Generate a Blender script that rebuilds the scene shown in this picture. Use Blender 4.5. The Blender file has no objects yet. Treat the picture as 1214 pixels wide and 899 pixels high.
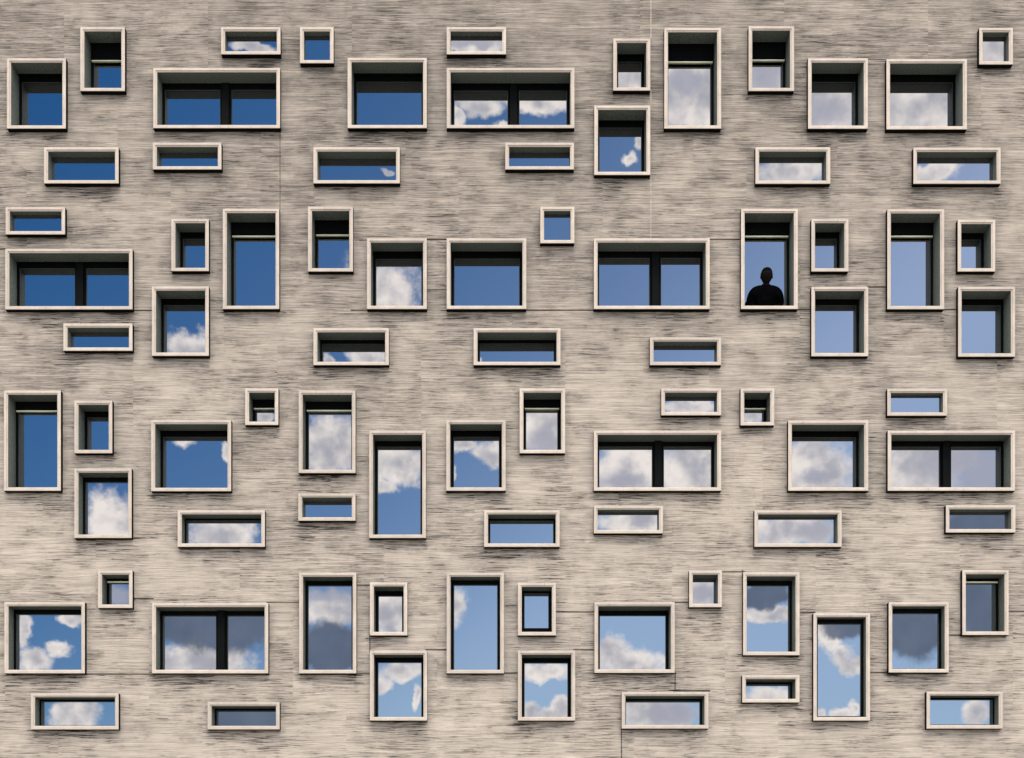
import bpy, bmesh, math, random
from mathutils import Vector
random.seed(7)
sc = bpy.context.scene
COL = sc.collection
R = math.radians

# ------------------------------------------------------------------ measures
S = 70.0            # photograph pixels per metre on the plane of the window frames
VX, VY = 600.0, 1120.0
DC = 22.0           # camera to the plane of the frames
P = 0.105           # how far the frames stand out from the wall
EYE = 1.65
FOC = S * DC
BW = 4.55 / S        # width of the frame face
def X(px): return (px - VX) / S
def Z(py): return EYE + (VY - py) / S
def XW(px): return (px - VX) / FOC * (DC + P)          # same, on the wall plane
def ZW(py): return EYE + (VY - py) / FOC * (DC + P)

# ------------------------------------------------------------------ node helpers
class NT:
    def __init__(s, nt): s.nt = nt; s.n = nt.nodes; s.l = nt.links
    def put(s, sock, v):
        if hasattr(v, 'is_output'): s.l.new(v, sock)
        elif v is not None: sock.default_value = v
    def node(s, t, **kw):
        n = s.n.new(t)
        for k, v in kw.items(): setattr(n, k, v)
        return n
    def m(s, op, a, b=None, c=None, clamp=False):
        n = s.node('ShaderNodeMath', operation=op); n.use_clamp = clamp
        s.put(n.inputs[0], a)
        if b is not None: s.put(n.inputs[1], b)
        if c is not None: s.put(n.inputs[2], c)
        return n.outputs[0]
    def vm(s, op, a, b=None):
        n = s.node('ShaderNodeVectorMath', operation=op)
        s.put(n.inputs[0], a)
        if b is not None: s.put(n.inputs[1], b)
        return n.outputs['Value'] if op in ('LENGTH', 'DOT_PRODUCT') else n.outputs[0]
    def noise(s, vec, scale=5, detail=4, rough=0.55, dist=0.0, w=None):
        n = s.node('ShaderNodeTexNoise'); s.put(n.inputs['Vector'], vec)
        n.inputs['Scale'].default_value = scale; n.inputs['Detail'].default_value = detail
        n.inputs['Roughness'].default_value = rough; n.inputs['Distortion'].default_value = dist
        return n
    def ss(s, v, lo, hi, a=0.0, b=1.0):
        n = s.node('ShaderNodeMapRange', interpolation_type='SMOOTHSTEP')
        s.put(n.inputs[0], v)
        for i, q in enumerate((lo, hi, a, b)): s.put(n.inputs[i + 1], q)
        return n.outputs[0]
    def mix(s, f, a, b, blend='MIX'):
        n = s.node('ShaderNodeMix', data_type='RGBA', blend_type=blend)
        s.put(n.inputs[0], f); s.put(n.inputs[6], a); s.put(n.inputs[7], b)
        return n.outputs[2]
    def scale(s, vec, xyz, loc=(0, 0, 0)):
        n = s.node('ShaderNodeMapping'); s.put(n.inputs[0], vec)
        n.inputs['Scale'].default_value = xyz; n.inputs['Location'].default_value = loc
        return n.outputs[0]

def c4(r, g, b): return (r, g, b, 1.0)
def new_mat(name):
    m = bpy.data.materials.new(name); m.use_nodes = True
    t = NT(m.node_tree); b = t.n['Principled BSDF']
    return m, t, b

# ------------------------------------------------------------------ materials
def concrete():
    m, t, b = new_mat('board_marked_concrete')
    geo = t.node('ShaderNodeTexCoord').outputs['Object']
    warp = t.noise(geo, 1.6, 2).outputs['Color']
    wv = t.vm('MULTIPLY', t.vm('SUBTRACT', warp, (0.5, 0.5, 0.5)), (0.3, 0, 0.045))
    # every pour of the wall was combed on its own: the strokes stop at the edges of its panels
    sp = t.node('ShaderNodeSeparateXYZ'); t.put(sp.inputs[0], geo)
    row = t.m('FLOOR', t.m('DIVIDE', t.m('ADD', sp.outputs[2], 0.4), 1.53))
    colm = t.m('FLOOR', t.m('ADD', t.m('DIVIDE', sp.outputs[0], 2.45), t.m('MULTIPLY', row, 0.37)))
    cell = t.node('ShaderNodeCombineXYZ'); t.put(cell.inputs[0], colm); t.put(cell.inputs[1], row)
    wn = t.node('ShaderNodeTexWhiteNoise', noise_dimensions='2D'); t.put(wn.inputs[0], cell.outputs[0])
    pan = t.node('ShaderNodeCombineXYZ'); t.put(pan.inputs[1], t.m('MULTIPLY', wn.outputs[0], 7.0))
    p = t.vm('ADD', t.vm('ADD', geo, wv), pan.outputs[0])
    sep = t.node('ShaderNodeSeparateXYZ'); t.put(sep.inputs[0], geo)
    z = sep.outputs[2]
    mid = t.noise(t.scale(p, (0.45, 1, 6.0)), 1.9, 3, 0.6).outputs[0]          # broad lifts of the trowel
    streak = t.noise(t.scale(p, (0.42, 1, 24.0), (3, 0, 5)), 2.1, 3, 0.64).outputs[0]
    fine = t.noise(t.scale(p, (0.42, 1, 14.0), (7, 0, 1)), 6.0, 3, 0.70).outputs[0]
    dash = t.noise(t.scale(p, (0.55, 1, 19.0), (11, 0, 2)), 4.2, 3, 0.62).outputs[0]
    hair = t.noise(t.scale(p, (0.22, 1, 17.0), (5, 0, 8)), 6.5, 2, 0.6).outputs[0]      # hairline grooves, a metre long and more
    at = t.node('ShaderNodeAttribute'); at.attribute_name = 'sill_pits'; sill_pits = at.outputs['Fac']
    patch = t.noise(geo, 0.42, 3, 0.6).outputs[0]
    iso = t.noise(t.scale(geo, (1, 1, 1.6), (20, 0, 9)), 1.5, 5, 0.66).outputs[0]
    # the tone gets darker towards the top of the wall, broken up by patch noise
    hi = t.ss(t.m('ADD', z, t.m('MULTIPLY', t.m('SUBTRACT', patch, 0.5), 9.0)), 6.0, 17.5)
    def dev(v, k): return t.m('MULTIPLY', t.m('SUBTRACT', v, 0.5), k)
    tone = t.m('ADD', dev(mid, 0.30), dev(streak, 0.72))
    tone = t.m('ADD', tone, dev(fine, 0.85))
    tone = t.m('ADD', tone, t.m('ADD', dev(iso, 0.62), dev(wn.outputs[0], 0.07)))
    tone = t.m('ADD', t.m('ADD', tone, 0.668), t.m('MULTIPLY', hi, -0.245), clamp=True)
    ramp = t.node('ShaderNodeValToRGB'); t.put(ramp.inputs[0], tone)
    e = ramp.color_ramp.elements
    e[0].position = 0.0; e[0].color = c4(0.058, 0.052, 0.045)
    e[1].position = 1.0; e[1].color = c4(0.66, 0.577, 0.477)
    for q, cc in ((0.2, (0.148, 0.131, 0.111)), (0.42, (0.298, 0.262, 0.219)), (0.62, (0.440, 0.385, 0.319)), (0.80, (0.545, 0.477, 0.394))):
        k = e.new(q); k.color = c4(*cc)
    # dark pits: short horizontal dashes left where the comb tore the skin of the concrete, and long hairlines between its strokes
    where = t.ss(t.m('ADD', iso, dev(patch, -0.6)), 0.57, 0.40)
    dk = t.m('MULTIPLY', t.ss(t.m('ADD', dash, t.m('MULTIPLY', sill_pits, 0.075)), 0.585, 0.628), t.m('ADD', t.m('MULTIPLY', where, 0.80), t.m('MULTIPLY_ADD', sill_pits, 0.5, 0.12)), clamp=True)
    line = t.ss(t.m('ABSOLUTE', t.m('SUBTRACT', streak, 0.56)), 0.010, 0.0)
    dk = t.m('MAXIMUM', dk, t.m('MULTIPLY', line, t.m('MULTIPLY', where, 0.55)))
    dk = t.m('MAXIMUM', dk, t.m('MULTIPLY', t.ss(hair, 0.57, 0.66), t.m('MULTIPLY_ADD', where, 0.35, 0.30)))
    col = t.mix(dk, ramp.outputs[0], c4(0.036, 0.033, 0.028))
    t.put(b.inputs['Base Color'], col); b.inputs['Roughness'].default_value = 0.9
    b.inputs['Specular IOR Level'].default_value = 0.25
    h = t.m('ADD', t.m('MULTIPLY', streak, 0.6), t.m('MULTIPLY', fine, 0.5))
    h = t.m('SUBTRACT', h, t.m('MULTIPLY', dk, 0.6))
    bp = t.node('ShaderNodeBump'); bp.inputs['Strength'].default_value = 0.6; bp.inputs['Distance'].default_value = 0.02
    t.put(bp.inputs['Height'], h); t.put(b.inputs['Normal'], bp.outputs[0])
    return m

def plain(name, col, rough=0.6, metal=0.0, var=0.12, sc_=8.0, spec=0.5, stretch=(1, 1, 1), bump=0.0):
    m, t, b = new_mat(name)
    geo = t.node('ShaderNodeTexCoord').outputs['Object']
    n = t.noise(t.scale(geo, stretch), sc_, 5, 0.65).outputs[0]
    f = t.ss(n, 0.3, 0.7)
    lo = c4(*[q * (1 - var) for q in col]); hi = c4(*[min(1, q * (1 + var)) for q in col])
    t.put(b.inputs['Base Color'], t.mix(f, lo, hi))
    b.inputs['Roughness'].default_value = rough; b.inputs['Metallic'].default_value = metal
    b.inputs['Specular IOR Level'].default_value = spec
    if bump:
        bp = t.node('ShaderNodeBump'); bp.inputs['Strength'].default_value = bump; bp.inputs['Distance'].default_value = 0.004
        t.put(bp.inputs['Height'], n); t.put(b.inputs['Normal'], bp.outputs[0])
    return m

def glass():
    m, t, b = new_mat('reflective_glass')
    out = t.n['Material Output']; t.n.remove(b)
    d = t.node('ShaderNodeBsdfDiffuse'); d.inputs[0].default_value = c4(0.004, 0.005, 0.006)
    g = t.node('ShaderNodeBsdfGlossy'); g.inputs[0].default_value = c4(0.96, 0.98, 1.0); g.inputs['Roughness'].default_value = 0.0
    x = t.node('ShaderNodeMixShader'); x.inputs[0].default_value = GLASS_R
    t.l.new(d.outputs[0], x.inputs[1]); t.l.new(g.outputs[0], x.inputs[2]); t.l.new(x.outputs[0], out.inputs[0])
    return m
GLASS_R = 0.30

def frame_metal():
    m = plain('beige_coated_metal', (0.555, 0.485, 0.405), 0.5, 0, 0.09, 3.0, 0.3)
    t = NT(m.node_tree); b = t.n['Principled BSDF']
    src = b.inputs['Base Color'].links[0].from_socket
    geo = t.node('ShaderNodeTexCoord').outputs['Object']
    rnd = t.node('ShaderNodeObjectInfo').outputs['Random']
    tone = t.m('MULTIPLY_ADD', rnd, 0.13, 0.91)
    cc = t.node('ShaderNodeCombineColor')
    for i in range(3): t.put(cc.inputs[i], tone)
    col = t.mix(1.0, src, cc.outputs[0], 'MULTIPLY')
    dirt = t.noise(t.scale(geo, (9, 9, 2.2)), 3.0, 4, 0.7).outputs[0]             # rain runs and smears
    col = t.mix(t.m('MULTIPLY', t.ss(dirt, 0.55, 0.72), 0.38), col, c4(0.20, 0.17, 0.14))
    t.put(b.inputs['Base Color'], col)
    return m

M = {
    'concrete': concrete(),
    'frame': frame_metal(),
    'bead': plain('grey_green_bead', (0.060, 0.075, 0.066), 0.5, 0, 0.2, 20, 0.3),
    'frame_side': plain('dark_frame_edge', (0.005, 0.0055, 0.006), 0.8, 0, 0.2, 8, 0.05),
    'reveal': plain('dark_green_grey_lining', (0.125, 0.148, 0.132), 0.55, 0, 0.45, 45.0, 0.3),
    'sash': plain('black_window_metal', (0.0025, 0.003, 0.003), 0.6, 0, 0.2, 10, 0.05),
    'mullion': plain('black_mullion_metal', (0.0035, 0.004, 0.004), 0.6, 0, 0.2, 10, 0.06),
    'blind': plain('black_blind_slats', (0.003, 0.0035, 0.0035), 0.7, 0, 0.4, 6, 0.05, (1, 1, 12)),
    'rail': plain('pale_rail_metal', (0.95, 0.96, 0.66), 0.4, 0, 0.06, 8, 0.4),
    'mortar': plain('pale_mortar', (0.46, 0.405, 0.338), 0.9, 0, 0.25, 9, 0.2),
    'paving': plain('grey_paving', (0.26, 0.245, 0.225), 0.85, 0, 0.2, 0.8, 0.3, (1, 1, 1), 0.3),
    'roof': plain('roof_gravel', (0.25, 0.24, 0.23), 0.9, 0, 0.25, 20, 0.2),
    'glass': glass(),
    'skin': plain('deep_brown_skin', (0.0042, 0.0030, 0.0025), 0.8, 0, 0.1, 12, 0.08),
    'hair': plain('black_hair', (0.003, 0.003, 0.003), 0.9, 0, 0.3, 60, 0.03),
    'jacket': plain('black_jacket_cloth', (0.0025, 0.0025, 0.003), 1.0, 0, 0.25, 14, 0.0),
    'trousers': plain('black_trouser_cloth', (0.008, 0.008, 0.010), 0.95, 0, 0.25, 14, 0.05),
    'shoe': plain('black_shoe_leather', (0.008, 0.008, 0.008), 0.5, 0, 0.2, 14, 0.2),
}

# ------------------------------------------------------------------ mesh helpers
class MB:
    """collects quads and boxes into one mesh"""
    def __init__(s): s.v = []; s.f = []; s.mi = []
    def quad(s, a, b, c, d, mi=0):
        i = len(s.v); s.v += [a, b, c, d]; s.f.append((i, i + 1, i + 2, i + 3)); s.mi.append(mi)
    def box(s, x0, x1, y0, y1, z0, z1, mi=0):
        i = len(s.v)
        s.v += [(x0, y0, z0), (x1, y0, z0), (x1, y1, z0), (x0, y1, z0), (x0, y0, z1), (x1, y0, z1), (x1, y1, z1), (x0, y1, z1)]
        for q in ((0, 1, 5, 4), (1, 2, 6, 5), (2, 3, 7, 6), (3, 0, 4, 7), (4, 5, 6, 7), (3, 2, 1, 0)):
            s.f.append(tuple(i + k for k in q)); s.mi.append(mi)
    def build(s, name, mats, parent=None, bevel=0.0, origin=None):
        me = bpy.data.meshes.new(name)
        o0 = Vector(origin) if origin else Vector((0, 0, 0))
        me.from_pydata([tuple(Vector(q) - o0) for q in s.v], [], s.f)
        mats = mats if isinstance(mats, (list, tuple)) else [mats]
        for q in mats: me.materials.append(q)
        for pl, k in zip(me.polygons, s.mi): pl.material_index = k
        bm = bmesh.new(); bm.from_mesh(me)
        bmesh.ops.remove_doubles(bm, verts=bm.verts, dist=1e-5)
        bmesh.ops.recalc_face_normals(bm, faces=bm.faces) if bevel else None
        if bevel:
            bmesh.ops.bevel(bm, geom=[e for e in bm.edges if len(e.link_faces) == 2 and e.calc_face_angle(0) > 0.5], offset=bevel, segments=1, affect='EDGES', profile=0.5)
        bm.to_mesh(me); bm.free()
        return link(name, me, parent, o0)

def link(name, me, parent=None, loc=None):
    o = bpy.data.objects.new(name, me); COL.objects.link(o)
    if loc is not None: o.location = loc
    if parent is not None:
        o.parent = parent
        o.matrix_parent_inverse = world_of(parent).inverted()
    return o
def world_of(o):
    from mathutils import Matrix
    m = Matrix.Translation(o.location)
    return m                     # every parent below is only translated and keeps world placement
def tag(o, label=None, cat=None, group=None, kind=None):
    for k, v in (('label', label), ('category', cat), ('group', group), ('kind', kind)):
        if v: o[k] = v
    return o

# ------------------------------------------------------------------ windows
# outer frame in photo pixels, K = depth ratio at which the reflected soffit ends, style
# styles: d deep with sash, r deep with a half lowered blind and pale rail, s slit, q small square, 2 double (mullion px)
WIN = [
 (8,69,78,152.5,.0366,'d'),(95,32,148,108,.0355,'r'),(262,32,332.5,64.5,.0129,'s'),(181.5,80.5,332,152,.0324,'2',267.4),
 (52,174.5,140.5,217.5,.0167,'s'),(181,169,262.5,201,.0163,'s'),(355.5,32,395.5,75,.0116,'q'),(412,68.5,506,152,.0366,'d'),
 (529.5,32,600,64.5,.0119,'s'),(529.5,80.5,681,152,.0343,'2',608.8),(371.5,174.5,474,217.5,.0200,'s'),(599,169,680.5,201,.0160,'s'),
 (727,45.5,771,107.5,.0344,'d'),(704.5,125,771,207.5,.0343,'d'),(787.5,33,855,152.5,.0360,'r'),(887.5,31,941.5,108,.0357,'r'),
 (895.7,174.5,984.5,218,.0164,'s'),(958,69,1029,152.7,.0360,'d'),(1051,70,1146.5,153.5,.0354,'d'),(1161,33,1201,76.5,.0120,'q'),
 (1083,175,1186.5,218,.0164,'s'),
 (6.5,245.5,77,278,.0119,'s'),(6,295,157,367,.0338,'2',95),(203,259.5,247.5,321.5,.0334,'d'),(264,247.5,331,366.5,.0355,'r'),
 (180,339.5,247.5,422,.0334,'d'),(75,383.5,157,416,.0167,'s'),(365,245,418.5,322,.0367,'r'),(435,282.5,506,366.5,.0362,'d'),
 (529.5,282.5,624,366.5,.0355,'d'),(640.5,245,681,288.5,.0111,'q'),(371.5,389,461,433,.0340,'w'),(561.5,389,664.5,433,.0330,'w'),
 (704,282.5,841.5,366.5,.0335,'2',777),(878.5,247.5,946,366.5,.0356,'r'),(770.5,400,855,433,.0158,'s'),(962,259.5,1006,322,.0333,'d'),
 (1052,248,1119.5,366.7,.0350,'r'),(1135.5,260.5,1180,322,.0334,'d'),(962,340,1029.5,422.5,.0325,'d'),(1136,340,1203.5,423,.0328,'d'),
 (4.5,463,72,582,.0343,'r'),(88,475,133,537.5,.0328,'d'),(88,555.5,156,638,.0240,'d'),(179,498,274,582.5,.0340,'d'),
 (290.5,460.5,330,504,.0336,'r'),(210.5,605,314,648.5,.0230,'w'),(354,463,421.5,561,.0334,'r'),(353.5,585,421.5,617.5,.0187,'s'),
 (437.5,510.5,505,638,.0320,'d'),(529,498,599.5,582,.0340,'d'),(616,460.5,670,537.5,.0336,'r'),(574,605,663.5,648.5,.0243,'w'),
 (784,460.5,855,492.5,.0171,'s'),(878,460.5,918,504.5,.0338,'r'),(704,510.5,855,582,.0316,'2',780.3),(704,599.5,786,632.5,.0142,'s'),
 (934.5,498.5,1029.5,582,.0340,'d'),(1052,461,1123,493,.0110,'s'),(1052.5,510.5,1203.5,582,.0322,'2',1121.4),(894.5,605,998,648.5,.0145,'s'),
 (1121.5,599,1204,631.5,.0150,'s'),
 (116,676.5,157,721,.0260,'r'),(5,714,100.5,798.5,.0240,'d'),(180,715,318,798.5,.0275,'2',262.6),(36.5,822,140.5,865,.0220,'w'),
 (246,832.5,331.5,865,.0260,'w'),(354.5,679,422.5,798.5,.0264,'d'),(438.5,690.5,483,753.5,.0304,'d'),(438.5,771.5,506.5,854.5,.0240,'d'),
 (529.5,679,597.5,798.5,.0230,'d'),(614,691,659,753.5,.0284,'o'),(614,771.5,682,854.5,.0277,'d'),(704.7,714,800,798,.0306,'d'),
 (817,676.5,856,720,.0226,'q'),(737,820.5,840,864,.0280,'w'),(881,678.5,948,777,.0284,'d'),(880,800.5,948,833,.0280,'w'),
 (964.3,727,1031.6,854.5,.0168,'d'),(1053.7,714,1125,797.5,.0187,'d'),(1141,676,1196,753,.0280,'r'),(1098.6,820,1189,864,.0203,'w'),
]
PERSON_WIN = (878.5, 247.5)

building = bpy.data.objects.new('concrete_building', None); COL.objects.link(building)
tag(building, 'grey beige rough concrete building front with scattered beige framed windows of many sizes', 'building')

def frame_mesh(x0, x1, z0, z1):
    mb = MB()
    loops = [(0, 0.0), (0, -P + .005), (.005, -P), (.042, -P), (.045, -P + .012), (.061, -P + .014), (BW, -P + .020), (BW, -P + .022), (.02, -P + .05)]
    rects = []
    for ins, y in loops:
        rects.append([(x0 + ins, y, z0 + ins), (x1 - ins, y, z0 + ins), (x1 - ins, y, z1 - ins), (x0 + ins, y, z1 - ins)])
    for k in range(len(rects) - 1):
        a, b = rects[k], rects[k + 1]
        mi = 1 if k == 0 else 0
        for i in range(4):
            j = (i + 1) % 4
            mb.quad(a[i], a[j], b[j], b[i], mi)
    return mb

SILL_BANDS = []
CUTS = []      # wall openings (x0, x1, z0, z1)
STYLE_NAME = {'d': 'deep-set window with black sash', 'r': 'deep window with half lowered black blind and pale bottom rail',
              's': 'low wide slit window', 'q': 'small square window', '2': 'wide double window with black mullion',
              'w': 'low wide window with thin black sash', 'o': 'small upright window with thick black lower sash rail'}
def make_window(w):
    px0, py0, px1, py1, K, st = w[:6]
    x0, x1, z0, z1 = X(px0), X(px1), Z(py1), Z(py0)
    cx, cz = (x0 + x1) / 2, (z0 + z1) / 2
    is_person = (px0, py0) == PERSON_WIN
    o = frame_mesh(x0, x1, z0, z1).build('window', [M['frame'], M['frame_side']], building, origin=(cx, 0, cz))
    lab = STYLE_NAME[st]
    if is_person: lab = 'tall deep window with a dark figure standing behind its sill'
    tag(o, lab)
    CUTS.append((x0 + .03, x1 - .03, z0 + .03, z1 - .03))
    SILL_BANDS.append((x0, x1, z0, z1, random.uniform(.18, .48)))
    ix0, ix1, iz0, iz1 = x0 + BW, x1 - BW, z0 + BW, z1 - BW
    d = K * DC / (1 - K) / 2              # the reflected soffit is seen at twice the depth of the pane
    yf, yb = -P + .0225, -P + d
    deep = st in 'dr2wo'
    t = .0 if not deep else (.030 if d > .3 else .022)
    low = iz0 - (0.99 if is_person else 0)      # the niche behind the sill of the standing figure goes down to the floor
    sof = yb - t if d < .36 else min(-P + .300, yb - t)
    # lining
    rv = MB()
    rv.quad((ix0, yf, iz0), (ix0, yf, iz1), (ix0, yb, iz1), (ix0, yb, iz0))
    rv.quad((ix1, yf, iz1), (ix1, yf, iz0), (ix1, yb, iz0), (ix1, yb, iz1))
    rv.quad((ix0, yf, iz1), (ix1, yf, iz1), (ix1, sof, iz1), (ix0, sof, iz1))
    if is_person:
        yn = .025
        rv.quad((ix0, yn, low), (ix0, yn, iz0), (ix0, yb, iz0), (ix0, yb, low))
        rv.quad((ix1, yn, iz0), (ix1, yn, low), (ix1, yb, low), (ix1, yb, iz0))
        rv.quad((ix0, yn, low), (ix1, yn, low), (ix1, yn, iz0), (ix0, yn, iz0))
        rv.quad((ix0, yf, iz0), (ix0, yn, iz0), (ix1, yn, iz0), (ix1, yf, iz0))
        rv.quad((ix0, yn, low), (ix0, yb, low), (ix1, yb, low), (ix1, yn, low))
    else:
        rv.quad((ix0, yf, low), (ix0, yb, low), (ix1, yb, low), (ix1, yf, low))
    rv.build('reveal', M['reveal'], o, origin=(cx, 0, cz))
    # blind or blind box in the slot behind the soffit
    if deep and yb - t - sof > .02:
        drop = -.004
        b = MB()
        if st == 'r':
            kb = (d - .06) / (DC + d - .06)
            top_px = (VY - (py0 + 5)) * kb
            drop = max(0.02, ((VY - (py0 + 5)) * K - 1.2 - top_px) / S * (1 + d / DC))
            n = max(2, int((drop - .03) / .035)); y0b = yb - t - .055
            b.box(ix0 + .004, ix1 - .004, sof, yb - t, iz1 + .004, iz1 + .05)
            for k in range(n):
                zz = iz1 + .004 - (k + 1) * (drop - .03) / n
                b.box(ix0 + .03, ix1 - .03, y0b + .012, y0b + .036, zz, zz + (drop - .03) / n - .003)
            b.build('blind', M['blind'], o, origin=(cx, 0, cz))
            rl = MB(); rl.box(ix0 + .025, ix1 - .025, y0b, y0b + .045, iz1 - drop, iz1 - drop + .020)
            rl.build('blind_rail', M['rail'], o, bevel=.003, origin=(cx, 0, cz))
        else:
            b.box(ix0 + .002, ix1 - .002, sof, yb - t - .002, iz1 + .003, iz1 + .06)
            b.build('blind_box', M['blind'], o, origin=(cx, 0, cz))
    elif st == 'r':
        kb = (d - .03) / (DC + d - .03)
        drop = max(.03, ((VY - (py0 + 5)) * K - 1.0 - (VY - (py0 + 5)) * kb) / S)
        rl = MB(); rl.box(ix0 + .02, ix1 - .02, yb - t - .03, yb - t - .002, iz1 - drop, iz1 - drop + .026)
        rl.build('blind_rail', M['rail'], o, bevel=.003, origin=(cx, 0, cz))
    # sash and panes
    pz0 = low; bays = [(ix0, ix1)]
    if st == '2':
        mx = (w[6] - VX) / FOC * (DC + d - .05); mw = .061
        mu = MB(); mu.box(mx - mw, mx + mw, yb - .085, yb - .001, iz0, iz1 + .002)
        for sx in (-1, 1): mu.box(mx + sx * (mw + .001), mx + sx * (mw + .009), yb - .03, yb - .001, iz0 + .001, iz1)
        mu.build('mullion', M['mullion'], o, bevel=.004, origin=(cx, 0, cz))
        bays = [(ix0, mx - mw + .01), (mx + mw - .01, ix1)]
    if deep:
        for (a, b_) in bays:
            s = MB(); ws = .042 if st != 'w' else .026; wt = .075 if st in 'dr2' else .03; wb = .13 if st == 'o' else .04
            A, B = a + .0015, b_ - .0015
            s.box(A, A + ws, yb - t, yb - .002, pz0 + .001, iz1 + .03)
            s.box(B - ws, B, yb - t, yb - .002, pz0 + .001, iz1 + .03)
            s.box(A + ws, B - ws, yb - t, yb - .002, iz1 - wt, iz1 + .03)
            s.box(A + ws, B - ws, yb - t, yb - .002, pz0 + .001, pz0 + wb)
            # glazing bead a step behind the face of the sash
            for (q0, q1, r0, r1) in ((A + ws, A + ws + .010, pz0 + wb, iz1 - wt), (B - ws - .010, B - ws, pz0 + wb, iz1 - wt), (A + ws + .010, B - ws - .010, iz1 - wt - .010, iz1 - wt)):
                s.box(q0, q1, yb - .012, yb - .002, r0, r1, 1)
            s.build('sash', [M['sash'], M['bead']], o, origin=(cx, 0, cz))
    for (a, b_) in bays:
        g = MB(); g.box(a - .01, b_ + .01, yb, yb + .024, pz0 - .01, iz1 + .02)
        g.build('pane', M['glass'], o, origin=(cx, 0, cz))
    return low
niche_floor = None
for w in WIN:
    lo = make_window(w)
    if (w[0], w[1]) == PERSON_WIN: niche_floor = lo

# ------------------------------------------------------------------ the wall: one sheet with openings and sunk joints
HJ = [(157,180,368.3),(0,6,295.5),(418,435,368),(506,529.5,284),(624,704,368),(841.5,878.5,284),(946,962,367.3),(1029.5,1052,340.5),
      (1119.5,1136,367.2),(100.5,180,799.5),(318,354.5,714.3),(157,180,710),(422.5,438.5,694),(506.5,529.5,770.5),(422.5,438.5,798.6),(597.5,614,798.4),
      (659,704.7,725.7),(682,704.7,770.4),(856,881,678),(800,817,714.5),(800,840,819.2),(948,964.3,726.2),(1031.6,1053.7,797.5),(1125,1141,753.2),(1196,1260,725.2)]
VJ = [(332,152,247.5),(800.3,798,820.5),(736.8,864,960),(880.2,678,684),(438.6,753,772)]
JW = .014
grooves = []
for a, b, y in HJ: grooves.append((XW(a) - .03, XW(b) + .03, ZW(y) - JW, ZW(y) + JW))
for x, a, b in VJ: grooves.append((XW(x) - JW * (.8 if x > 340 else .35), XW(x) + JW * (.8 if x > 340 else .35), ZW(b) - .03, ZW(a) + .03))
FX0, FX1, FZ0, FZ1 = -16.0, 16.0, 0.0, 21.0
def cuts(vals, lo, hi):
    v = sorted(set([lo, hi] + [round(q, 5) for q in vals if lo < q < hi])); out = [v[0]]
    for q in v[1:]:
        if q - out[-1] > 4e-4: out.append(q)
    return out
xs = cuts([q for r in CUTS + grooves for q in r[:2]] + [q for r in SILL_BANDS for q in (r[0] - .12, r[1] + .12)], FX0, FX1)
zs = cuts([q for r in CUTS + grooves for q in r[2:]] + [r[2] - r[4] for r in SILL_BANDS], FZ0, FZ1)
def state(x, z):
    for r in CUTS:
        if r[0] < x < r[1] and r[2] < z < r[3]: return None
    for r in grooves:
        if r[0] < x < r[1] and r[2] < z < r[3]: return .035
    return 0.0
nx, nz = len(xs) - 1, len(zs) - 1
ST = [[state((xs[i] + xs[i + 1]) / 2, (zs[j] + zs[j + 1]) / 2) for j in range(nz)] for i in range(nx)]
wb = MB()
for i in range(nx):
    for j in range(nz):
        s = ST[i][j]
        if s is None: continue
        wb.quad((xs[i], s, zs[j]), (xs[i + 1], s, zs[j]), (xs[i + 1], s, zs[j + 1]), (xs[i], s, zs[j + 1]))
        if i + 1 < nx and ST[i + 1][j] is not None and ST[i + 1][j] != s:
            s2 = ST[i + 1][j]; wb.quad((xs[i + 1], s, zs[j]), (xs[i + 1], s2, zs[j]), (xs[i + 1], s2, zs[j + 1]), (xs[i + 1], s, zs[j + 1]))
        if j + 1 < nz and ST[i][j + 1] is not None and ST[i][j + 1] != s:
            s2 = ST[i][j + 1]; wb.quad((xs[i], s, zs[j + 1]), (xs[i + 1], s, zs[j + 1]), (xs[i + 1], s2, zs[j + 1]), (xs[i], s2, zs[j + 1]))
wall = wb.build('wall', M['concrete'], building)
# dark pits of the comb strokes get denser in a band below each sill
gr = wall.data.attributes.new('sill_pits', 'FLOAT', 'POINT')
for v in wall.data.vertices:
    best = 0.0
    for (a, b_, z0, z1, L) in SILL_BANDS:
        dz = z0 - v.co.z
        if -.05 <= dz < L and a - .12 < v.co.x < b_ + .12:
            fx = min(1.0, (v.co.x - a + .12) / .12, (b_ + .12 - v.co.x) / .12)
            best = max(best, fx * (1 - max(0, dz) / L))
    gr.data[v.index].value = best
sw = MB()
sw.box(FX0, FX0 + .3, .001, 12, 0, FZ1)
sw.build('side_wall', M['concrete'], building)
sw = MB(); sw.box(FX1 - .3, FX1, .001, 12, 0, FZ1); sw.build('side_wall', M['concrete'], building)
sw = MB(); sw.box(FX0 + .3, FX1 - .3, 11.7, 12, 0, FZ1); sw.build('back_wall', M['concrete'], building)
rf = MB(); rf.box(FX0 + .3, FX1 - .3, .3, 11.7, FZ1 - .5, FZ1 - .35); rf.build('roof', M['roof'], building)
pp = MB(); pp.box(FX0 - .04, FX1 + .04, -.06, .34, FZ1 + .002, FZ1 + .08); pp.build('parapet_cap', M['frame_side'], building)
for (x, a, b) in ((771.7, -40, 45.5), (771.7, 107.5, 125), (771.7, 207.5, 282.5)):
    s = MB(); s.box(XW(x) - .007, XW(x) + .007, -.002, .01, ZW(b), ZW(a)); s.build('mortar_seam', M['mortar'], building)

# ------------------------------------------------------------------ ground
g = MB()
g.quad((-900, -900, 0), (900, -900, 0), (900, 900, 0), (-900, 900, 0))
tag(g.build('ground', M['paving']), kind='structure')

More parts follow.
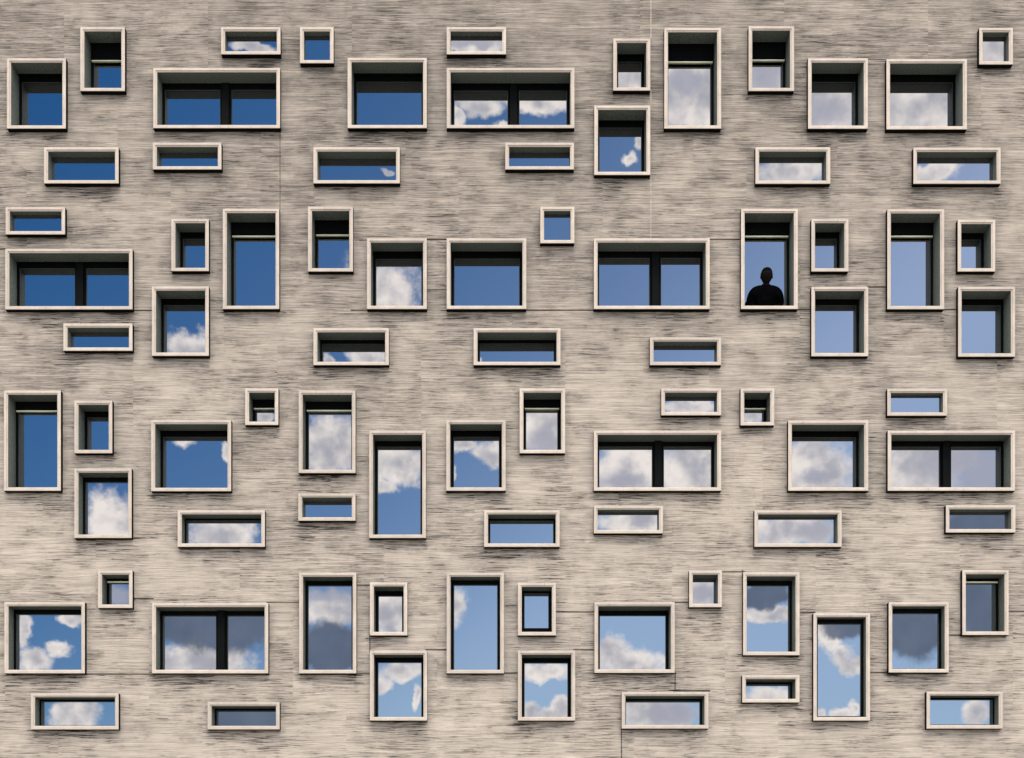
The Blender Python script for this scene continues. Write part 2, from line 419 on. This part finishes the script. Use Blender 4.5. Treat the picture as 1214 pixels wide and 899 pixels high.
# ------------------------------------------------------------------ the person
def skin_obj(name, verts, edges, radii, root, mat, parent=None, loc=None, sub=2):
    me = bpy.data.meshes.new(name + '_base'); me.from_pydata(verts, edges, [])
    o = bpy.data.objects.new(name + '_tmp', me); COL.objects.link(o)
    sk = o.modifiers.new('s', 'SKIN'); sk.use_smooth_shade = True
    o.modifiers.new('u', 'SUBSURF').levels = sub
    for i, r in enumerate(radii):
        me.skin_vertices[0].data[i].radius = r if isinstance(r, tuple) else (r, r)
        me.skin_vertices[0].data[i].use_root = (i == root)
    dg = bpy.context.evaluated_depsgraph_get()
    out = bpy.data.meshes.new_from_object(o.evaluated_get(dg)); out.name = name
    bpy.data.objects.remove(o); bpy.data.meshes.remove(me)
    out.materials.clear(); out.materials.append(mat)
    for p in out.polygons: p.use_smooth = True
    return out

def chain(parts):
    """parts: dict name -> (pos, radius, parent name)"""
    names = list(parts); idx = {n: i for i, n in enumerate(names)}
    v = [parts[n][0] for n in names]; r = [parts[n][1] for n in names]
    e = [(idx[n], idx[parts[n][2]]) for n in names if parts[n][2]]
    return v, e, r

# local frame: feet at the origin, facing -Y (out over the sill)
def person_parts():
    b = {}
    b['pelvis'] = ((0, .02, .93), (.150, .105), None)
    b['waist'] = ((0, .02, 1.08), (.140, .098), 'pelvis')
    b['chest'] = ((0, .025, 1.27), (.165, .108), 'waist')
    b['upper'] = ((0, .025, 1.40), (.13, .085), 'chest')
    b['neck'] = ((0, .02, 1.485), .070, 'upper')
    b['skull'] = ((0, .005, 1.56), .060, 'neck')
    for s, n in ((-1, 'a'), (1, 'b')):
        b['sh' + n] = ((s * .185, .03, 1.395), .062, 'upper')
        b['el' + n] = ((s * .262, .045, 1.12), .044, 'sh' + n)
        b['wr' + n] = ((s * .185, -.085, .995), .030, 'el' + n)
        b['pa' + n] = ((s * .170, -.135, .982), (.036, .020), 'wr' + n)
        for q in range(4):
            dx = (q - 1.5) * .021
            L = (.055, .068, .072, .060)[q] if s > 0 else (.060, .072, .068, .055)[q]
            b['f%d%s1' % (q, n)] = ((s * .170 + dx, -.170, .985), .0095, 'pa' + n)
            b['f%d%s2' % (q, n)] = ((s * .170 + dx * 1.1, -.170 - L * .55, .975), .0085, 'f%d%s1' % (q, n))
            b['f%d%s3' % (q, n)] = ((s * .170 + dx * 1.1, -.170 - L * .85, .955), .0075, 'f%d%s2' % (q, n))
        b['t%s1' % n] = ((s * .170 - s * .045, -.140, .972), .011, 'pa' + n)
        b['t%s2' % n] = ((s * .170 - s * .060, -.172, .968), .009, 't%s1' % n)
        b['hip' + n] = ((s * .092, .02, .88), .088, 'pelvis')
        b['kn' + n] = ((s * .098, .005, .48), .055, 'hip' + n)
        b['an' + n] = ((s * .100, .03, .09), .036, 'kn' + n)
        b['to' + n] = ((s * .108, -.10, .045), .034, 'an' + n)
    return b
def lift(b):
    for k, (p_, r_, par) in list(b.items()):
        if k[:2] in ('wr', 'pa') or (k[0] in 'ft' and k[1] in '0123ab' and k not in ('toa', 'tob')): b[k] = ((p_[0], p_[1], p_[2] + .118), r_, par)
        elif k[:2] == 'el': b[k] = ((p_[0], p_[1], p_[2] + .045), r_, par)
    return b
def head_bm(bm):
    """a head with brow, nose, mouth, eyes and ears, added to the body"""
    n = 24; m = 18
    rings = []
    for i in range(m + 1):
        t = i / m; ph = math.pi * t
        zz = math.cos(ph); rr = math.sin(ph)
        ring = []
        for k in range(n):
            a = 2 * math.pi * k / n
            cx, cy = math.cos(a) * rr, math.sin(a) * rr          # -y is the face
            w = .098 * (1 - .22 * max(0, -zz) ** 1.4)
            dp = .098 * (1 - .12 * max(0, -zz))
            x, y, z = cx * w, cy * dp, zz * .128
            f = max(0, -cy)
            if f > 0:
                if abs(x) < .016 and -.045 < z < .02: y -= .022 * (1 - abs(x) / .016) * max(0, min(1, (.02 - z) / .045))    # nose
                if .006 < z < .026: y -= .006 * f                                                                            # brow
                if -.02 < z < .008 and .016 < abs(x) < .05: y += .008 * f                                                     # eye sockets
                if -.075 < z < -.058 and abs(x) < .028: y -= .006 * f                                                         # lips
                if z < -.092: y -= .010 * f                                                                                   # chin
            ring.append(bm.verts.new((x, y - .012, z + 1.637)))
        rings.append(ring)
    for i in range(m):
        for k in range(n):
            q = [rings[i][k], rings[i][(k + 1) % n], rings[i + 1][(k + 1) % n], rings[i + 1][k]]
            try: bm.faces.new(q[::-1])
            except ValueError: pass
    for s in (-1, 1):
        for (dx, dy, dz, sx, sy, sz) in ((.097, .004, -.008, .011, .020, .033), (.029, -.094, -.004, .011, .008, .007)):
            r = bmesh.ops.create_icosphere(bm, subdivisions=2, radius=1)
            for v in r['verts']: v.co = (s * dx + v.co.x * sx, dy - .012 + v.co.y * sy, dz + 1.637 + v.co.z * sz)
pr = lift(person_parts())
me = skin_obj('person', *chain(pr), 0, M['skin'])
bm = bmesh.new(); bm.from_mesh(me); head_bm(bm)
bmesh.ops.remove_doubles(bm, verts=bm.verts, dist=1e-6)
for f in bm.faces: f.smooth = True
bm.to_mesh(me); bm.free()
DP = .255                                   # depth of the figure behind the plane of the frames
PXC = 907.0
ploc = Vector(((PXC - VX) / FOC * (DC + DP), -P + DP, niche_floor))
HEAD_TOP = EYE + (VY - 313.0) / FOC * (DC + DP)
PS = (HEAD_TOP - .165 - niche_floor) / 1.765       # the leaning head stands nearer than the feet and so appears higher
person = link('person', me); person.location = ploc; person.scale = (1.0, .86, PS)
tag(person, 'dark silhouetted person in black jacket standing behind the sill of a tall window', 'person')
def wear(name, mesh):
    o = bpy.data.objects.new(name, mesh); COL.objects.link(o); o.parent = person; return o
jk = {}
jk['hem'] = ((0, .02, .90), (.185, .125), None)
jk['waist'] = ((0, .02, 1.08), (.178, .118), 'hem')
jk['chest'] = ((0, .022, 1.27), (.195, .125), 'waist')
jk['upper'] = ((0, .022, 1.41), (.160, .100), 'chest')
jk['collar'] = ((0, .022, 1.490), (.082, .078), 'upper')
for s, n in ((-1, 'a'), (1, 'b')):
    jk['sh' + n] = ((s * .215, .028, 1.420), .095, 'upper')
    jk['up' + n] = ((s * .258, .038, 1.27), .080, 'sh' + n)
    jk['el' + n] = ((s * .268, .045, 1.12), .064, 'up' + n)
    jk['wr' + n] = ((s * .192, -.070, 1.005), .046, 'el' + n)
wear('jacket', skin_obj('jacket', *chain(lift(jk)), 0, M['jacket']))
tr = {'pelvis': ((0, .02, .93), (.160, .115), None)}
for s, n in ((-1, 'a'), (1, 'b')):
    tr['hip' + n] = ((s * .094, .02, .86), .098, 'pelvis'); tr['kn' + n] = ((s * .099, .006, .48), .070, 'hip' + n); tr['an' + n] = ((s * .101, .03, .10), .056, 'kn' + n)
wear('trousers', skin_obj('trousers', *chain(tr), 0, M['trousers']))
for s in (-1, 1):
    sh = {'heel': ((s * .100, .05, .045), .044, None), 'mid': ((s * .104, -.03, .046), .044, 'heel'), 'toe': ((s * .109, -.125, .038), .036, 'mid')}
    wear('shoe', skin_obj('shoe', *chain(sh), 0, M['shoe']))
hb = bmesh.new()
r = bmesh.ops.create_uvsphere(hb, u_segments=28, v_segments=18, radius=1)
for v in hb.verts:
    rn = random.uniform(-.002, .003)
    q = math.hypot(v.co.x, v.co.y); k = (q ** .75 / q) if q > 1e-4 and v.co.z > 0 else 1.0      # a fuller crown than an egg's
    v.co = Vector((v.co.x * k * (.104 + rn), v.co.y * k * (.105 + rn), v.co.z * (.131 + rn)))
dead = [v for v in hb.verts if (v.co.y < -.02 and v.co.z < .050) or v.co.z < -.045 or (abs(v.co.x) > .05 and v.co.z < -.005 and v.co.y < .02)]
bmesh.ops.delete(hb, geom=dead, context='VERTS')
for v in hb.verts: v.co += Vector((0, -.008, 1.637))
for f in hb.faces: f.smooth = True
hm = bpy.data.meshes.new('hair'); hb.to_mesh(hm); hb.free(); hm.materials.append(M['hair'])
wear('hair', hm)

# the figure leans out a little: the trunk and head come forward of the feet
for o in [person] + [q for q in person.children if q.name.startswith(('jacket', 'hair'))]:
    for v in o.data.vertices:
        if v.co.z > 1.10: v.co.y -= .125 * (v.co.z - 1.10) / .47
        if v.co.z > 1.53 and 'jacket' not in o.name: v.co.z = 1.53 + (v.co.z - 1.53) * 1.06

# ------------------------------------------------------------------ sky with clouds
SUN_EL, SUN_AZ = 58.0, 8.0            # degrees; azimuth measured from straight out of the facade, towards the right
def world():
    w = bpy.data.worlds.new('World'); sc.world = w; w.use_nodes = True
    t = NT(w.node_tree); bg = t.n['Background']
    dirv = t.node('ShaderNodeTexCoord').outputs['Generated']
    sep = t.node('ShaderNodeSeparateXYZ'); t.put(sep.inputs[0], dirv)
    az = t.m('ARCTAN2', sep.outputs[0], t.m('MULTIPLY', sep.outputs[1], -1.0)); el = t.m('ARCSINE', sep.outputs[2])
    cb = t.node('ShaderNodeCombineXYZ'); t.put(cb.inputs[0], az); t.put(cb.inputs[1], el)
    sky = t.node('ShaderNodeTexSky', sky_type='NISHITA'); sky.sun_disc = False
    sky.sun_elevation = R(SUN_EL); sky.sun_rotation = SKY_ROT
    sky.air_density = 1.0; sky.dust_density = 0.4; sky.ozone_density = 2.5
    # the air is palest towards the horizon on the right hand and deepest high up on the left
    pale = t.m('EXPONENT', t.m('ADD', t.m('MULTIPLY', t.m('SUBTRACT', az, el), 3.6), 0.48))
    pale = t.m('SMOOTH_MIN', pale, t.m('MULTIPLY_ADD', el, 1.1, 0.45), 0.2)
    skyc = t.mix(1.0, sky.outputs[0], t.mix(pale, c4(*SKY_DEEP), c4(*SKY_PALE)), 'MULTIPLY')
    n1 = t.noise(dirv, 48, 5, 0.62); n2 = t.noise(dirv, 75, 3, 0.6); n3 = t.noise(dirv, 30, 3, 0.6)
    off = t.vm('MULTIPLY', t.vm('SUBTRACT', n2.outputs['Color'], (.5, .5, .5)), (.012, .012, 0))
    uv = t.vm('ADD', cb.outputs[0], off)
    usep = t.node('ShaderNodeSeparateXYZ'); t.put(usep.inputs[0], uv)
    def field(bl):
        acc = 9.0
        for (px, py, rx, ry) in bl:
            dx, dz = (px - VX) / FOC, (VY - py) / FOC
            a0 = math.atan(dx); e0 = math.atan(dz / math.sqrt(1 + dx * dx))
            ra = rx / FOC / (1 + dx * dx); re = ry / FOC / (1 + dz * dz)
            q = t.node('ShaderNodeCombineXYZ'); t.put(q.inputs[0], usep.outputs[0]); t.put(q.inputs[1], usep.outputs[1])
            t.put(q.inputs[2], acc)                # the running minimum rides along, so the chain is worked off one blob at a time
            v = t.scale(q.outputs[0], (1 / ra, 1 / re, 0), (-a0 / ra, -e0 / re, 0))
            f = t.vm('LENGTH', v)
            acc = t.m('MINIMUM', acc, f)
        return t.m('SUBTRACT', 1.0, acc)
    wf = field(WHITE); gf = field(GREY); lf = field(LILAC)
    nz1 = t.m('MULTIPLY', t.m('SUBTRACT', n1.outputs[0], .5), 1.5)
    wa = t.ss(t.m('ADD', wf, t.m('MULTIPLY', nz1, 1.0)), -0.12, 0.46)
    ga = t.ss(t.m('ADD', gf, t.m('MULTIPLY', nz1, .5)), 0.0, 0.35)
    la = t.ss(t.m('ADD', lf, t.m('MULTIPLY', nz1, .7)), 0.0, 0.7)
    shade = t.ss(t.m('ADD', t.m('MULTIPLY_ADD', t.m('SUBTRACT', .45, wf), .22, n3.outputs[0]), t.m('MULTIPLY', t.m('SUBTRACT', n2.outputs[0], .5), .5)), .24, .70)
    wc = t.mix(shade, c4(*CLOUD_LO), c4(*CLOUD_HI))
    gc = t.mix(n3.outputs[0], c4(*GREY_LO), c4(*GREY_HI))
    c = t.mix(t.m('MULTIPLY', wa, .96), skyc, wc)
    c = t.mix(t.m('MULTIPLY', la, .85), c, c4(*LILAC_C))
    c = t.mix(t.m('MULTIPLY', ga, .93), c, gc)
    # unseen broken cloud over the remaining sky, added bright and warm as fill light
    big = t.noise(dirv, 2.6, 4, 0.58).outputs[0]
    msk = t.m('MAXIMUM', t.ss(t.m('ABSOLUTE', az), .42, .60), t.ss(el, .64, .80))
    c2 = t.mix(t.ss(big, .36, .56), skyc, t.mix(t.noise(dirv, 5, 2, .6).outputs[0], c4(*UPPER_LO), c4(*UPPER_HI)))
    t.put(bg.inputs[0], c); bg.inputs[1].default_value = 0.1
    bg2 = t.node('ShaderNodeBackground'); t.put(bg2.inputs[0], c2); bg2.inputs[1].default_value = 0.1
    mx = t.node('ShaderNodeMixShader'); t.put(mx.inputs[0], msk)
    t.l.new(bg.outputs[0], mx.inputs[1]); t.l.new(bg2.outputs[0], mx.inputs[2]); t.l.new(mx.outputs[0], t.n['World Output'].inputs[0])
SKY_DEEP, SKY_PALE = (0.62*0.03, 0.80*0.64, 0.95), (0.62*4.45, 0.80*3.0, 2.15)
UPPER_LO, UPPER_HI = (13, 12, 12), (30, 26.5, 23)
CLOUD_LO, CLOUD_HI = (9.3, 9.1, 10.0), (20.5, 18.5, 17.0)
GREY_LO, GREY_HI = (1.2, 1.75, 2.8), (3.7, 4.3, 5.8)
LILAC_C = (8.6, 8.6, 10.2)
WHITE = [(298,57,34,9),(562,53,60,15),(640,122,46,16),(572,128,34,14),(540,142,12,16),(598,146,16,8),(458,205,9,5),
 (745,95,44,22),(758,168,7,14),(748,190,9,7),(830,112,90,62),(960,125,95,75),(1100,120,110,70),(1178,60,60,40),(945,203,62,20),(1106,205,36,16),
 (220,414,34,26),(450,350,56,56),(390,427,10,9),(440,425,26,12),(569,428,5,4),
 (142,626,48,42),(219,523,16,8),(270,537,9,12),(312,494,16,8),(262,634,52,24),(390,532,46,46),(472,550,46,28),(455,576,20,13),
 (550,531,22,9),(583,538,26,15),(538,560,5,9),(650,508,40,40),(820,482,40,10),(893,494,14,9),(745,560,52,44),(822,556,50,50),(750,620,56,18),
 (958,556,58,52),(1090,556,60,56),(935,630,62,22),
 (27,748,12,22),(82,734,18,10),(70,770,21,11),(42,783,25,15),(240,788,70,26),(88,848,38,22),(392,722,42,22),(462,728,34,34),
 (476,795,28,13),(452,812,14,12),(493,826,6,15),(541,718,17,22),(650,796,34,14),(648,847,22,11),(666,838,15,15),(627,842,12,15),
 (722,778,28,28),(752,788,46,20),(833,703,30,24),(775,848,52,24),(915,728,40,9),(912,828,32,18),(976,748,15,15),(986,762,17,15),(997,776,18,16),(1008,788,17,15),
 (972,847,9,8),(1000,849,20,9),(1013,840,8,12),(1156,846,19,17)]
LILAC = [(1160,560,40,44),(905,88,46,34),(985,132,40,30),(815,95,26,20),(560,50,50,10),(735,570,40,16),(965,565,28,14),(1125,548,60,44),(965,630,40,18),(648,525,30,24),
 (833,705,26,22),(800,846,40,18),(141,706,26,24),(392,706,40,14)]
GREY = [(255,738,90,40),(392,768,44,36),(905,706,42,18),(1003,742,34,20),(1082,745,48,46),(1162,718,44,52),(290,852,54,22),(1160,620,50,24)]
dvec = Vector((math.sin(R(SUN_AZ)) * math.cos(R(SUN_EL)), -math.cos(R(SUN_AZ)) * math.cos(R(SUN_EL)), math.sin(R(SUN_EL))))   # towards the sun
SKY_ROT = math.atan2(dvec.x, dvec.y)
world()
sl = bpy.data.lights.new('sun', 'SUN'); sl.energy = 1.2; sl.angle = R(25); sl.color = (1.0, 0.93, 0.83)
so = bpy.data.objects.new('sun', sl); COL.objects.link(so); so.rotation_euler = dvec.to_track_quat('Z', 'Y').to_euler(); so.location = dvec * 60

# ------------------------------------------------------------------ camera: level, with a rising front like a shift lens
cam = bpy.data.cameras.new('camera'); co = bpy.data.objects.new('camera', cam); COL.objects.link(co)
co.location = (0, -P - DC, EYE); co.rotation_euler = (R(90), 0, 0)
cam.sensor_fit = 'HORIZONTAL'; cam.sensor_width = 36; cam.lens = FOC / 1214 * 36
cam.shift_x = (607 - VX) / 1214; cam.shift_y = (VY - 449.5) / 1214
cam.clip_end = 3000; cam.clip_start = .1
sc.camera = co
sc.cycles.max_bounces = 6; sc.cycles.diffuse_bounces = 2; sc.cycles.glossy_bounces = 4
sc.cycles.caustics_reflective = False; sc.cycles.caustics_refractive = False
sc.view_settings.view_transform = 'Standard'; sc.view_settings.look = 'None'
sc.view_settings.exposure = 0.52; sc.view_settings.gamma = 1.0
sc.view_settings.use_curve_mapping = False
